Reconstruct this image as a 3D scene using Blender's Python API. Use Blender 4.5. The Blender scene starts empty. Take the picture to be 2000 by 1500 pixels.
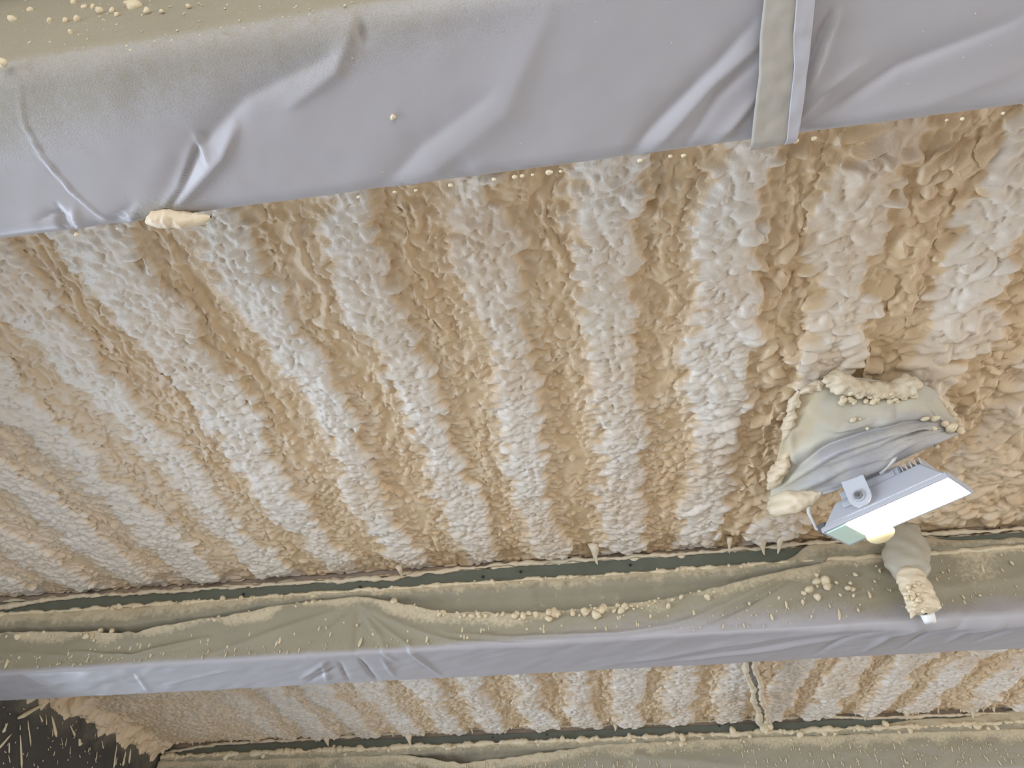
import bpy, bmesh, math, random
import numpy as np
from mathutils import Vector, Matrix

random.seed(7)
rng = np.random.default_rng(7)
scene = bpy.context.scene
COL = scene.collection

# ------------------------------------------------------------------ camera
CAMZ = 1.60                       # eye height above the floor
PITCH, YAW, FPX = math.radians(42.06), math.radians(8.3), 1330.0
cam = bpy.data.cameras.new('camera')
cam.sensor_fit = 'HORIZONTAL'; cam.sensor_width = 36.0
cam.lens = 36.0 * FPX / 2000.0
cam.clip_start = 0.01
cam_o = bpy.data.objects.new('camera', cam)
cam_o.location = (0, 0, CAMZ)
cam_o.rotation_euler = (math.pi / 2 + PITCH, 0, YAW)
COL.objects.link(cam_o)
scene.camera = cam_o

# ------------------------------------------------------------------ light
world = bpy.data.worlds.new('world'); scene.world = world
world.use_nodes = True
bg = world.node_tree.nodes['Background']
bg.inputs[0].default_value = (0.80, 0.88, 1.0, 1)
bg.inputs[1].default_value = 0.55

def area(name, loc, target, sx, sy, power, color):
    l = bpy.data.lights.new(name, 'AREA'); l.shape = 'RECTANGLE'
    l.size = sx; l.size_y = sy; l.energy = power; l.color = color
    o = bpy.data.objects.new(name, l); COL.objects.link(o)
    o.location = loc
    o.rotation_euler = (Vector(target) - Vector(loc)).to_track_quat('-Z', 'Y').to_euler()
    return o
# daylight entering through the open left side
area('daylight_left_opening', (-7.2, 2.2, 1.2), (-2.5, 2.2, 0.1), 13.0, 2.2, 1250, (0.72, 0.83, 1.0))
area('fill_right', (5.6, 2.0, 1.2), (2.0, 2.0, 0.0), 9.0, 2.0, 150, (1.0, 0.96, 0.92))  # added fill lamp out of view, evens the light on the floor
area('fill_rear', (0.5, -3.9, 1.2), (0.5, 0, 0.0), 7.0, 2.2, 190, (0.95, 0.96, 1.0))  # added fill lamp behind the camera, brightens floor and ceiling

scene.view_settings.view_transform = 'Standard'
scene.view_settings.look = 'None'
scene.view_settings.gamma = 1.0
scene.view_settings.use_curve_mapping = False
scene.view_settings.exposure = 0.12

# ------------------------------------------------------------------ helpers
def ray(x, y):
    l = x - 1000.0; v = 750.0 - y
    f = FPX * math.cos(PITCH) - v * math.sin(PITCH)
    u = FPX * math.sin(PITCH) + v * math.cos(PITCH)
    return l * math.cos(YAW) - f * math.sin(YAW), f * math.cos(YAW) + l * math.sin(YAW), u
def at_h(x, y, h):                 # point at height h above the eye
    a, b, u = ray(x, y); t = h / u
    return Vector((a * t, b * t, CAMZ + h))
def at_Y(x, y, Y):                 # point at distance Y along the ribs
    a, b, u = ray(x, y); t = Y / b
    return Vector((a * t, Y, CAMZ + u * t))

def vnoise(x, y, s, seed):
    """smooth value noise, range about -1..1"""
    r = np.random.default_rng(seed)
    n = 257
    tab = r.uniform(-1, 1, (n, n))
    X = np.asarray(x) / s + 1000.37; Y = np.asarray(y) / s + 1000.71
    xi = np.floor(X).astype(int); yi = np.floor(Y).astype(int)
    fx = X - xi; fy = Y - yi
    fx = fx * fx * fx * (fx * (fx * 6 - 15) + 10); fy = fy * fy * fy * (fy * (fy * 6 - 15) + 10)
    a = tab[xi % n, yi % n]; b = tab[(xi + 1) % n, yi % n]
    c = tab[xi % n, (yi + 1) % n]; d = tab[(xi + 1) % n, (yi + 1) % n]
    return (a * (1 - fx) + b * fx) * (1 - fy) + (c * (1 - fx) + d * fx) * fy
def fbm(x, y, s, seed, o=3):
    r = 0; a = 1
    for k in range(o):
        r = r + a * vnoise(x, y, s / 2 ** k, seed + k); a *= 0.5
    return r / 1.6
def sstep(a, b, x):
    t = np.clip((x - a) / (b - a), 0, 1)
    return t * t * (3 - 2 * t)

def link(o, parent=None):
    COL.objects.link(o)
    if parent is not None:
        o.parent = parent
    return o
def tag(o, label=None, cat=None, group=None, kind=None):
    if label: o['label'] = label
    if cat: o['category'] = cat
    if group: o['group'] = group
    if kind: o['kind'] = kind
    return o
def empty(name, loc=(0, 0, 0)):
    o = bpy.data.objects.new(name, None); o.location = loc
    o.empty_display_size = 0.1
    return link(o)
def pyobj(name, verts, faces, mat, parent=None, smooth=True):
    me = bpy.data.meshes.new(name)
    me.from_pydata([tuple(v) for v in verts], [], faces)
    me.update()
    if smooth: me.shade_smooth()
    me.materials.append(mat)
    o = bpy.data.objects.new(name, me)
    link(o, parent)
    if parent is not None:
        o.matrix_parent_inverse = Matrix.Translation(-Vector(parent.location)) if parent.type == 'EMPTY' else Matrix()
    return o
def gridobj(name, P, mat, parent=None, attrs=None, smooth=True, flip=False, solid=0.0):
    """P: (nu, nv, 3) numpy array"""
    nu, nv = P.shape[:2]
    me = bpy.data.meshes.new(name)
    me.vertices.add(nu * nv)
    me.vertices.foreach_set('co', np.ascontiguousarray(P, dtype=np.float32).ravel())
    i = np.arange(nu * nv).reshape(nu, nv)
    q = np.stack([i[:-1, :-1], i[1:, :-1], i[1:, 1:], i[:-1, 1:]], -1).reshape(-1, 4)
    if flip: q = q[:, ::-1]
    nf = len(q)
    me.loops.add(nf * 4); me.loops.foreach_set('vertex_index', np.ascontiguousarray(q, dtype=np.int32).ravel())
    me.polygons.add(nf)
    me.polygons.foreach_set('loop_start', np.arange(0, nf * 4, 4, dtype=np.int32))
    me.update(calc_edges=True); me.validate()
    if smooth: me.shade_smooth()
    for k, v in (attrs or {}).items():
        at = me.attributes.new(k, 'FLOAT', 'POINT')
        at.data.foreach_set('value', np.ascontiguousarray(v, dtype=np.float32).ravel())
    me.materials.append(mat)
    o = bpy.data.objects.new(name, me)
    link(o, parent)
    if parent is not None and parent.type == 'EMPTY':
        o.matrix_parent_inverse = Matrix.Translation(-Vector(parent.location))
    if solid:
        m = o.modifiers.new('thickness', 'SOLIDIFY'); m.thickness = solid; m.offset = -1
    return o
def box(name, x0, x1, y0, y1, z0, z1, mat, parent=None, bevel=0.0):
    bm = bmesh.new()
    bmesh.ops.create_cube(bm, size=1)
    for v in bm.verts:
        v.co = Vector((x0 + (v.co.x + .5) * (x1 - x0), y0 + (v.co.y + .5) * (y1 - y0), z0 + (v.co.z + .5) * (z1 - z0)))
    if bevel:
        bmesh.ops.bevel(bm, geom=bm.edges[:], offset=bevel, segments=2, affect='EDGES', profile=0.5)
    me = bpy.data.meshes.new(name); bm.to_mesh(me); bm.free()
    me.materials.append(mat)
    o = bpy.data.objects.new(name, me); link(o, parent)
    if parent is not None and parent.type == 'EMPTY':
        o.matrix_parent_inverse = Matrix.Translation(-Vector(parent.location))
    return o

def blob_tube(name, path, radii, mat, parent, amp=0.3, scale=0.02, seed=0, na=28, nl=60, flat=1.0):
    P0 = np.array([p[:] for p in path]); P = cr_up(P0, nl); R = np.interp(np.linspace(0, 1, nl), np.linspace(0, 1, len(radii)), radii)
    vs = np.zeros((na + 1, nl, 3))
    for i in range(nl):
        d = Vector(P[min(i + 1, nl - 1)] - P[max(i - 1, 0)]).normalized()
        a = d.cross(Vector((0.2, 1, 0.1))).normalized(); b = d.cross(a)
        for k in range(na + 1):
            t = 2 * math.pi * (k % na) / na
            o = a * math.cos(t) + b * math.sin(t) * flat
            vs[k, i] = np.array((Vector(P[i]) + o * R[i])[:])
    q = vs[..., 0] * 1.3 + vs[..., 1] * 0.7; w = vs[..., 2] * 1.2 - vs[..., 1] * 0.6 + vs[..., 0] * 0.2
    n = vnoise(q, w, scale, seed) + 0.6 * vnoise(q, w, scale * 0.45, seed + 1)
    off = vs - P[None]
    vs = P[None] + off * (1 + amp * n)[..., None]
    return gridobj(name, vs, mat, parent, {'pale_mask': np.full(vs.shape[:2], 0.75), 'spray': np.full(vs.shape[:2], 0.55)})
def cr_up(A, n):
    """Catmull-Rom upsample along axis 0"""
    k = A.shape[0]; t = np.linspace(0, k - 1, n); i = np.minimum(t.astype(int), k - 2); f = (t - i).reshape(-1, *([1] * (A.ndim - 1)))
    Ap = np.concatenate([2 * A[:1] - A[1:2], A, 2 * A[-1:] - A[-2:-1]])
    p0, p1, p2, p3 = Ap[i], Ap[i + 1], Ap[i + 2], Ap[i + 3]
    return 0.5 * (2 * p1 + (p2 - p0) * f + (2 * p0 - 5 * p1 + 4 * p2 - p3) * f ** 2 + (3 * p1 - p0 - 3 * p2 + p3) * f ** 3)

# ---- material helpers
def mat_new(name):
    m = bpy.data.materials.new(name); m.use_nodes = True
    nt = m.node_tree; b = nt.nodes['Principled BSDF']
    return m, nt, b
def N(nt, typ, **kw):
    n = nt.nodes.new(typ)
    for k, v in kw.items(): setattr(n, k, v)
    return n
def noise(nt, scale, detail=3, rough=0.5, vec=None):
    n = N(nt, 'ShaderNodeTexNoise'); n.inputs['Scale'].default_value = scale
    n.inputs['Detail'].default_value = detail; n.inputs['Roughness'].default_value = rough
    if vec is not None: nt.links.new(vec, n.inputs['Vector'])
    return n.outputs['Fac']
def geo_pos(nt):
    return N(nt, 'ShaderNodeNewGeometry').outputs['Position']
def ramp(nt, fac, stops):
    r = N(nt, 'ShaderNodeValToRGB')
    e = r.color_ramp.elements
    while len(e) < len(stops): e.new(0.5)
    for k, (p, c) in enumerate(stops):
        e[k].position = p; e[k].color = (*c, 1) if len(c) == 3 else c
    nt.links.new(fac, r.inputs[0]); return r.outputs[0]
def mixc(nt, fac, a, b):
    m = N(nt, 'ShaderNodeMix', data_type='RGBA')
    for s, v in ((m.inputs[0], fac), (m.inputs[6], a), (m.inputs[7], b)):
        if isinstance(v, (int, float)): s.default_value = v
        elif isinstance(v, tuple): s.default_value = (*v, 1)
        else: nt.links.new(v, s)
    return m.outputs[2]
def math_(nt, op, a, b=None, clamp=False):
    m = N(nt, 'ShaderNodeMath', operation=op); m.use_clamp = clamp
    for k, v in enumerate((a, b)):
        if v is None: continue
        if isinstance(v, (int, float)): m.inputs[k].default_value = v
        else: nt.links.new(v, m.inputs[k])
    return m.outputs[0]
def attr(nt, name):
    return N(nt, 'ShaderNodeAttribute', attribute_name=name).outputs['Fac']
def bump(nt, bsdf, h, strength, dist):
    b = N(nt, 'ShaderNodeBump'); b.inputs['Strength'].default_value = strength
    b.inputs['Distance'].default_value = dist
    nt.links.new(h, b.inputs['Height']); nt.links.new(b.outputs[0], bsdf.inputs['Normal'])

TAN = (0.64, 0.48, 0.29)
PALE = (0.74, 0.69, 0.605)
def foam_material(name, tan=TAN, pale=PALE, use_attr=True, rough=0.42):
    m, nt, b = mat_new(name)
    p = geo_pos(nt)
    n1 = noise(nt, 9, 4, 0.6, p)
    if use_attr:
        a = attr(nt, 'pale_mask')
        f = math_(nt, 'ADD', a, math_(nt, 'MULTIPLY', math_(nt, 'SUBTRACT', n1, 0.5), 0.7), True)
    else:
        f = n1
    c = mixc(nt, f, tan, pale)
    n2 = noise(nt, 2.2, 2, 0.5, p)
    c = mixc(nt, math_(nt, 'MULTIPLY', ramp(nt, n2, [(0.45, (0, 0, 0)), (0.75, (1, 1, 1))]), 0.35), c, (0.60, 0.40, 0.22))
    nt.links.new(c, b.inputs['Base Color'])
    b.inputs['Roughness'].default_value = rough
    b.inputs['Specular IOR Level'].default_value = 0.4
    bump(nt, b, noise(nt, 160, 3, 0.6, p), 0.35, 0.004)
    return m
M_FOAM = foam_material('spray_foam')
M_BLOB = foam_material('foam_blobs', (0.62, 0.52, 0.36), (0.72, 0.64, 0.48), False)
M_CRUMB = foam_material('foam_crumbs', (0.60, 0.51, 0.34), (0.72, 0.63, 0.44), False)

def plastic_material(name, base, dust=(0.285, 0.255, 0.175), rough=0.30):
    m, nt, b = mat_new(name)
    p = geo_pos(nt)
    s = attr(nt, 'spray')                     # how much foam mist settled here
    fine = noise(nt, 420, 2, 0.7, p); mid = noise(nt, 60, 3, 0.6, p)
    # grainy transition from clean film to mist
    f = math_(nt, 'ADD', s, math_(nt, 'MULTIPLY', math_(nt, 'SUBTRACT', fine, 0.5), 0.9))
    f = math_(nt, 'ADD', f, math_(nt, 'MULTIPLY', math_(nt, 'SUBTRACT', mid, 0.5), 0.35))
    f = math_(nt, 'MULTIPLY', math_(nt, 'SUBTRACT', f, 0.18), 1.5, True)
    big = noise(nt, 5, 3, 0.5, p)
    d2 = mixc(nt, big, tuple(x * 0.92 for x in dust), tuple(min(1, x * 1.15) for x in dust))
    c = mixc(nt, f, base, d2)
    pale_mask = math_(nt, 'MULTIPLY', math_(nt, 'SUBTRACT', math_(nt, 'ADD', s, math_(nt, 'MULTIPLY', math_(nt, 'SUBTRACT', mid, 0.5), 0.8)), 1.05), 3.0, True)  # cream foam crust where the spray is thickest
    c = mixc(nt, pale_mask, c, (0.54, 0.46, 0.31))
    nt.links.new(c, b.inputs['Base Color'])
    r = N(nt, 'ShaderNodeMix'); nt.links.new(f, r.inputs[0])
    r.inputs[2].default_value = rough; r.inputs[3].default_value = 0.75
    nt.links.new(r.outputs[0], b.inputs['Roughness'])
    b.inputs['Specular IOR Level'].default_value = 0.5
    hb = math_(nt, 'MULTIPLY', math_(nt, 'ADD', fine, math_(nt, 'MULTIPLY', mid, 1.5)), f)
    bump(nt, b, hb, 0.22, 0.003)
    return m
M_FILM = plastic_material('white_plastic_film', (0.39, 0.375, 0.385), rough=0.40)

def plain(name, col, rough=0.5, metal=0.0, nscale=0, namp=0.0):
    m, nt, b = mat_new(name)
    if nscale:
        c = mixc(nt, noise(nt, nscale, 4, 0.6, geo_pos(nt)), tuple(x * (1 - namp) for x in col), tuple(min(1, x * (1 + namp)) for x in col))
        nt.links.new(c, b.inputs['Base Color'])
    else:
        b.inputs['Base Color'].default_value = (*col, 1)
    b.inputs['Roughness'].default_value = rough; b.inputs['Metallic'].default_value = metal
    return m
M_STEEL = plain('grey_green_primer', (0.13, 0.14, 0.105), 0.5, 0, 14, 0.25)
M_DECK = plain('deck_with_thin_foam', (0.30, 0.24, 0.20), 0.7, 0, 20, 0.3)
M_FILLER = foam_material('thin_brown_foam', (0.34, 0.26, 0.20), (0.45, 0.36, 0.28), False)
M_BOLT = plain('dark_bolt', (0.03, 0.03, 0.03), 0.5)
M_WALL, nt, b_ = mat_new('dark_grey_wall')
p_ = geo_pos(nt)
c_ = mixc(nt, noise(nt, 6, 4, 0.6, p_), (0.034, 0.031, 0.029), (0.085, 0.078, 0.070))
sx_ = N(nt, 'ShaderNodeSeparateXYZ'); nt.links.new(p_, sx_.inputs[0])
mist = math_(nt, 'MULTIPLY', math_(nt, 'SUBTRACT', math_(nt, 'ADD', sx_.outputs[2], math_(nt, 'MULTIPLY', noise(nt, 5, 4, 0.7, p_), 0.5)), 1.60 + 1.46), 5.0, True)
c_ = mixc(nt, math_(nt, 'MULTIPLY', mist, 0.75), c_, (0.24, 0.22, 0.16))     # foam mist settled close to the ceiling
nt.links.new(c_, b_.inputs['Base Color']); b_.inputs['Roughness'].default_value = 0.55
M_FLOOR = plain('concrete_floor', (0.50, 0.46, 0.41), 0.8, 0, 3, 0.15)
M_PLAINWALL = plain('grey_block_wall', (0.45, 0.42, 0.38), 0.85, 0, 2, 0.15)

# heights above the eye
Z_DECK, Z_BEAM = 1.445, 1.05
def H(z): return CAMZ + z
PITCH_R, PHASE = 0.313, 0.09
RIDGE = 0.021

# ------------------------------------------------------------------ room shell
XL, XR, YB, YF = -3.42, 5.2, -4.0, 9.0
tag(box('floor', XL, XR, YB, YF, -0.1, 0, M_FLOOR), kind='structure')
wl = tag(box('wall_left', XL - 0.25, XL, YB, YF, H(0.62), H(1.6), M_WALL), kind='structure')
tag(box('wall_right', XR, XR + 0.2, YB, YF, H(0.62), H(1.6), M_PLAINWALL), kind='structure')
tag(box('wall_far', XL, XR, YF, YF + 0.2, 0, H(1.6), M_PLAINWALL), kind='structure')

# ------------------------------------------------------------------ foam ceiling
def foam_field(x0, x1, y0, y1, res, seed, yend, stripe_fade=None, tooth=0.07, corner=False, rough_right=0.0, sc=1.0, big=(), pits=()):
    nx = int(round((x1 - x0) / res)) + 1; ny = int(round((y1 - y0) / res)) + 1
    xs = np.linspace(x0, x1, nx); ys = np.linspace(y0, y1, ny)
    X, Y = np.meshgrid(xs, ys, indexing='ij')
    rz = sstep(0.30, 0.75, X) * rough_right
    xw = X + (0.030 + 0.02 * rz) * vnoise(X, Y, 0.35, seed) + (0.024 + 0.018 * rz) * vnoise(X, Y, 0.09, seed + 1) + 0.017 * vnoise(X, Y, 0.03, seed + 2)
    t = (xw - PHASE) / PITCH_R
    kk = np.round(t); t = t - kk
    wid = 0.205 + 0.06 * vnoise(kk * 3.1, Y, 0.25, seed + 3) + 0.035 * vnoise(X, Y, 0.035, seed + 4)
    r = np.where(t < 0, 1 - sstep(wid - 0.10, wid + 0.11, -t), 1 - sstep(wid - 0.03, wid + 0.045, t))
    amp = 1.0 + 0.30 * vnoise(kk * 2.3, Y, 0.5, seed + 5)
    amp = amp * (1 - 0.40 * sstep(0.5, 1.9, -X))
    keep = np.ones_like(r)
    if stripe_fade is not None: keep = stripe_fade(X, Y)
    rr = r * keep + 0.55 * (1 - keep)
    side = np.exp(-((np.abs(t) - 0.44) / 0.05) ** 2) * sstep(-0.2, 0.5, vnoise(kk * 1.7, Y, 0.3, seed + 6)) * keep   # thin extra bead of foam in some grooves
    flank = sstep(0.12, 0.22, np.abs(t)) * (1 - sstep(0.32, 0.44, np.abs(t))) * keep
    # lobes of popcorn foam
    gm = 0.25 + 1.2 * sstep(-0.3, 0.5, vnoise(X, Y, 0.35, seed + 7))
    B = np.zeros_like(r)
    rg = np.random.default_rng(seed + 11)
    def lobes(count, rmin, rmax, hfac, wr, wf, wg, amin, amax, sig, extra=None):
        cx = rg.uniform(x0, x1, count); cy = rg.uniform(y0, y1, count)
        rad = rg.uniform(rmin, rmax, count); asp = rg.uniform(amin, amax, count)
        ang = rg.normal(0.0, sig, count); u = rg.uniform(0, 1, count); hh = rg.uniform(0.5, 1.25, count)
        for k in range(count):
            ix = int((cx[k] - x0) / res); iy = int((cy[k] - y0) / res)
            dens = max(wr * rr[ix, iy], wf * flank[ix, iy], wg * gm[ix, iy])
            if extra is not None: dens = extra[ix, iy]
            if u[k] > dens: continue
            R = rad[k] * asp[k]; w = int(R / res) + 1
            a0, a1 = max(0, ix - w), min(nx, ix + w + 1); b0, b1 = max(0, iy - w), min(ny, iy + w + 1)
            dx = X[a0:a1, b0:b1] - cx[k]; dy = Y[a0:a1, b0:b1] - cy[k]
            c, s = math.cos(ang[k]), math.sin(ang[k])
            d = ((dx * c + dy * s) / R) ** 2 + ((-dx * s + dy * c) / rad[k]) ** 2
            v = rad[k] * hfac * hh[k] * np.sqrt(np.clip(1 - d, 0, 1))
            np.maximum(B[a0:a1, b0:b1], v, out=B[a0:a1, b0:b1])
    A = (x1 - x0) * (y1 - y0)
    fine = 1.0 if res < 0.0065 else 0.7
    lobes(int(A * 500), 0.014, 0.024, 0.40, 0.8, 0.5, 0.25, 1.0, 1.8, 1.2)
    if rough_right:
        lobes(int(A * 900), 0.010, 0.022, 1.05, 0, 0, 0, 1.0, 2.8, 0.9, rz)
    lobes(int(A * 3200 / sc), 0.007 * sc, 0.012 * sc, 0.95, 0.35, 1.0, 0.22, 1.2, 2.6, 0.6)
    lobes(int(A * 9000 * fine), 0.0042 * sc, 0.0085 * sc, 1.25, 1.0, 0.5, 0.08, 1.0, 2.4, 0.9)
    low = fbm(X, Y, 0.22, seed + 20)
    th = 0.022 + RIDGE * rr * amp + 0.010 * side + 0.012 * low + B * (1.0 if sc == 1.0 else 1.25) + 0.0030 * vnoise(X, Y, 0.016, seed + 30) * (0.3 + rr)
    for bx, by, br, bh in big:
        w = np.clip(1 - (((X - bx) / br) ** 2 + ((Y - by) / (br * 0.8)) ** 2) * (1 + 0.35 * vnoise(X, Y, 0.05, seed + 70)), 0, 1)
        th = th + bh * np.sqrt(w)
    for bx, by, br, bh in pits:
        th = th - bh * np.exp(-(((X - bx) / br) ** 2 + ((Y - by) / (br * 0.7)) ** 2))
    th = np.maximum(th, 0.004)
    if corner:
        cn = np.clip(1 - (X - XL) / (0.11 + 0.05 * vnoise(X, Y, 0.10, seed + 8) + 0.04 * vnoise(X, Y, 0.03, seed + 9)), 0, 1)
        th = th + 0.10 * cn ** 1.3 + 0.035 * np.sqrt(cn) * vnoise(X, Y, 0.05, seed + 10) + 0.008 * np.sqrt(cn) * vnoise(X, Y, 0.02, seed + 12)
    # jagged end in front of the beam: ridges reach further than the grooves
    ye = yend + tooth * (rr - 0.75) + 0.030 * vnoise(X, 0 * X, 0.06, seed + 40) + 0.030 * np.maximum(0, vnoise(X, 0 * X, 0.020, seed + 41))
    cut = 1 - sstep(-0.045, 0.006, Y - ye)
    th = th * cut + (0.006 + 0.014 * np.abs(vnoise(X, Y, 0.03, seed + 13))) * (1 - cut)
    # fingers lean sideways out of the ridge flanks
    DX = np.sign(t) * flank * B * 1.4 + 0.25 * B * vnoise(X, Y, 0.05, seed + 50)
    DY = B * 0.7 * vnoise(X, Y, 0.07, seed + 51) + 0.35 * B * cut
    P = np.stack([X + DX, Y + DY, H(Z_DECK) - th], -1)
    pale_mask = np.clip(sstep(0.25, 0.75, rr + 0.35 * vnoise(X, Y, 0.022, seed + 60)) * (0.75 + 0.25 * vnoise(kk * 1.3, Y, 0.4, seed + 61)) + 0.08 * low + np.clip(B / 0.012, 0, 1) * 0.22 + 0.28 * sstep(0.9, 2.2, -X) - 0.22 * rz, 0, 1) * keep + (1 - keep) * (0.22 + 0.2 * low)  # paler on ridges, lobe tops and towards the left; tan in grooves
    return xs, P, pale_mask

def foam_ceiling(x0, x1, y0, y1, res, seed, yend, label, deck_y=None, **kw):
    xs, P, pale_mask = foam_field(x0, x1, y0, y1, res, seed, yend, **kw)
    deck = box('ceiling', x0, x1, deck_y[0], deck_y[1], H(Z_DECK), H(Z_DECK) + 0.03, M_DECK)
    tag(deck, label, kind='structure')
    # cut along the groove centres: one strip for each ridge
    k0 = math.floor((x0 - PHASE) / PITCH_R - 0.5); cuts = [0]
    e = PHASE + (k0 + 0.5) * PITCH_R
    while e < x1 - 0.05:
        if e > x0 + 0.05: cuts.append(int(np.searchsorted(xs, e)))
        e += PITCH_R
    cuts.append(len(xs) - 1)
    for a, b in zip(cuts[:-1], cuts[1:]):
        gridobj('foam_ridge', P[a:b + 1], M_FOAM, deck, {'pale_mask': pale_mask[a:b + 1]}, flip=True)
    return deck

BIG = [(*at_h(x, y, 1.38)[:2], rr_, hh_) for x, y, rr_, hh_ in [(985, 370, 0.085, 0.026), (1250, 400, 0.04, 0.018), (1490, 600, 0.05, 0.020), (1720, 330, 0.05, 0.022), (1800, 480, 0.06, 0.022), (1480, 660, 0.045, 0.02), (1900, 330, 0.07, 0.02), (1780, 600, 0.06, 0.024), (1560, 700, 0.05, 0.02), (1870, 650, 0.06, 0.018)]]
PITS = [(*at_h(x, y, 1.41)[:2], rr_, hh_) for x, y, rr_, hh_ in [(1660, 700, 0.12, 0.014), (1720, 690, 0.10, 0.008), (1510, 760, 0.05, 0.02), (1270, 690, 0.03, 0.012), (1085, 740, 0.03, 0.012), (1268, 400, 0.02, 0.02)]]
foam_ceiling(-3.42, 3.4, 0.66, 2.73, 0.0055, 101, 2.662, 'cream spray foam ceiling bay between the two nearest wrapped beams', deck_y=(0.48, 2.87), rough_right=1.0, big=BIG, pits=PITS, stripe_fade=lambda X, Y: 1 - 0.85 * sstep(1.15, 1.5, X + 0.25 * (Y - 1.8)))
foam_ceiling(-3.42, 3.4, 3.0, 5.22, 0.0072, 202, 5.165, 'cream spray foam ceiling bay behind the second beam',
             stripe_fade=lambda X, Y: sstep(-2.75, -2.1, X), tooth=0.05, corner=True, sc=1.3, deck_y=(2.87, 5.35))
xs_, P_, c_ = foam_field(-3.42, 3.4, -1.2, 0.30, 0.014, 303, 5.0)
dk = tag(box('ceiling', -3.42, 3.4, -1.2, 0.48, H(Z_DECK), H(Z_DECK) + 0.03, M_DECK), 'cream spray foam ceiling bay overhead in front of the nearest beam', kind='structure')
gridobj('foam_ridge', P_, M_FOAM, dk, {'pale_mask': c_}, flip=True)
tag(box('ceiling', 3.4, XR, YB, YF, H(Z_DECK), H(Z_DECK) + 0.03, M_DECK), 'bare deck at the far right side of the ceiling', kind='structure')
tag(box('ceiling', XL, 3.4, YB, -1.2, H(Z_DECK), H(Z_DECK) + 0.03, M_DECK), 'bare deck behind the viewer', kind='structure')
tag(box('ceiling', XL, 3.4, 5.35, YF, H(Z_DECK), H(Z_DECK) + 0.03, M_DECK), 'bare deck beyond the third beam', kind='structure')

# ------------------------------------------------------------------ small foam shapes
def lump_mesh(name, seed, sub=2, stretch=(1, 1, 1), rough=0.42):
    bm = bmesh.new()
    bmesh.ops.create_icosphere(bm, subdivisions=sub, radius=1.0)
    r = random.Random(seed)
    dirs = [(Vector((r.gauss(0, 1), r.gauss(0, 1), r.gauss(0, 1))).normalized(), r.uniform(-1, 1)) for _ in range(14)]
    for v in bm.verts:
        d = v.co.normalized()
        k = 1 + rough * sum(a * max(0, d.dot(q)) ** 5 for q, a in dirs)
        v.co = Vector((d.x * k * stretch[0], d.y * k * stretch[1], d.z * k * stretch[2]))
    me = bpy.data.meshes.new(name); bm.to_mesh(me); bm.free(); me.shade_smooth()
    return me
LUMPS = [lump_mesh('foam_blob', s) for s in range(5)]
for me in LUMPS: me.materials.append(M_CRUMB)
def lump(name, loc, scale, parent, rot=None, k=None, me=None):
    o = bpy.data.objects.new(name, me or LUMPS[random.randrange(5) if k is None else k])
    link(o, parent)
    o.location = loc; o.scale = scale
    if rot is not None: o.rotation_euler = rot
    return o
def rel(parent, p):
    return Vector(p) - Vector(parent.location)

def speckle_mesh(name, items, mat, parent):
    """many tiny flattened drops joined into one mesh; items: (centre, normal, rx, ry, rz, down)"""
    ico = bmesh.new(); bmesh.ops.create_icosphere(ico, subdivisions=1, radius=1)
    V = np.array([v.co[:] for v in ico.verts]); Fc = [[v.index for v in f.verts] for f in ico.faces]; ico.free()
    vs = []; fs = []; n = 0
    for c, nrm, a, b, d in items:
        nrm = Vector(nrm).normalized(); dn = Vector((random.uniform(-.25, .25), 0.0, -1))
        t2 = (dn - nrm * dn.dot(nrm))
        if t2.length < 1e-3: t2 = Vector((1, 0, 0))
        t2.normalize(); t1 = t2.cross(nrm)
        Mx = np.array([t1[:], t2[:], nrm[:]]) * np.array([[a], [b], [d]])
        vs.append(V @ Mx + np.array(c)[None]); fs += [[i + n for i in f] for f in Fc]; n += len(V)
    if not vs: return None
    o = pyobj(name, np.concatenate(vs), fs, mat, parent)
    o['kind'] = 'stuff'
    return o

# ------------------------------------------------------------------ beams and their plastic wrap
def crease(X, S, pts, w, h, sharp=0.5):
    """ridge along a polyline; steeper on one side"""
    D = np.full(X.shape, 9.0); SG = np.zeros(X.shape); T = np.zeros(X.shape)
    pts = [np.array(p) for p in pts]; L = [0]
    for a, b in zip(pts[:-1], pts[1:]): L.append(L[-1] + np.linalg.norm(b - a))
    for i, (a, b) in enumerate(zip(pts[:-1], pts[1:])):
        d = b - a; l = np.linalg.norm(d); d = d / l
        px, py = X - a[0], S - a[1]
        u = np.clip(px * d[0] + py * d[1], 0, l)
        qx, qy = px - u * d[0], py - u * d[1]
        dist = np.hypot(qx, qy); m = dist < D
        D = np.where(m, dist, D); SG = np.where(m, px * d[1] - py * d[0], SG); T = np.where(m, (L[i] + u) / L[-1], T)
    tap = np.sin(np.pi * np.clip(T * 0.92 + 0.04, 0, 1)) ** 0.6
    ww = np.where(SG > 0, w, w * sharp) * (0.5 + 0.5 * tap)
    return h * tap * np.exp(-(D / ww) ** 1.5)

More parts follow.
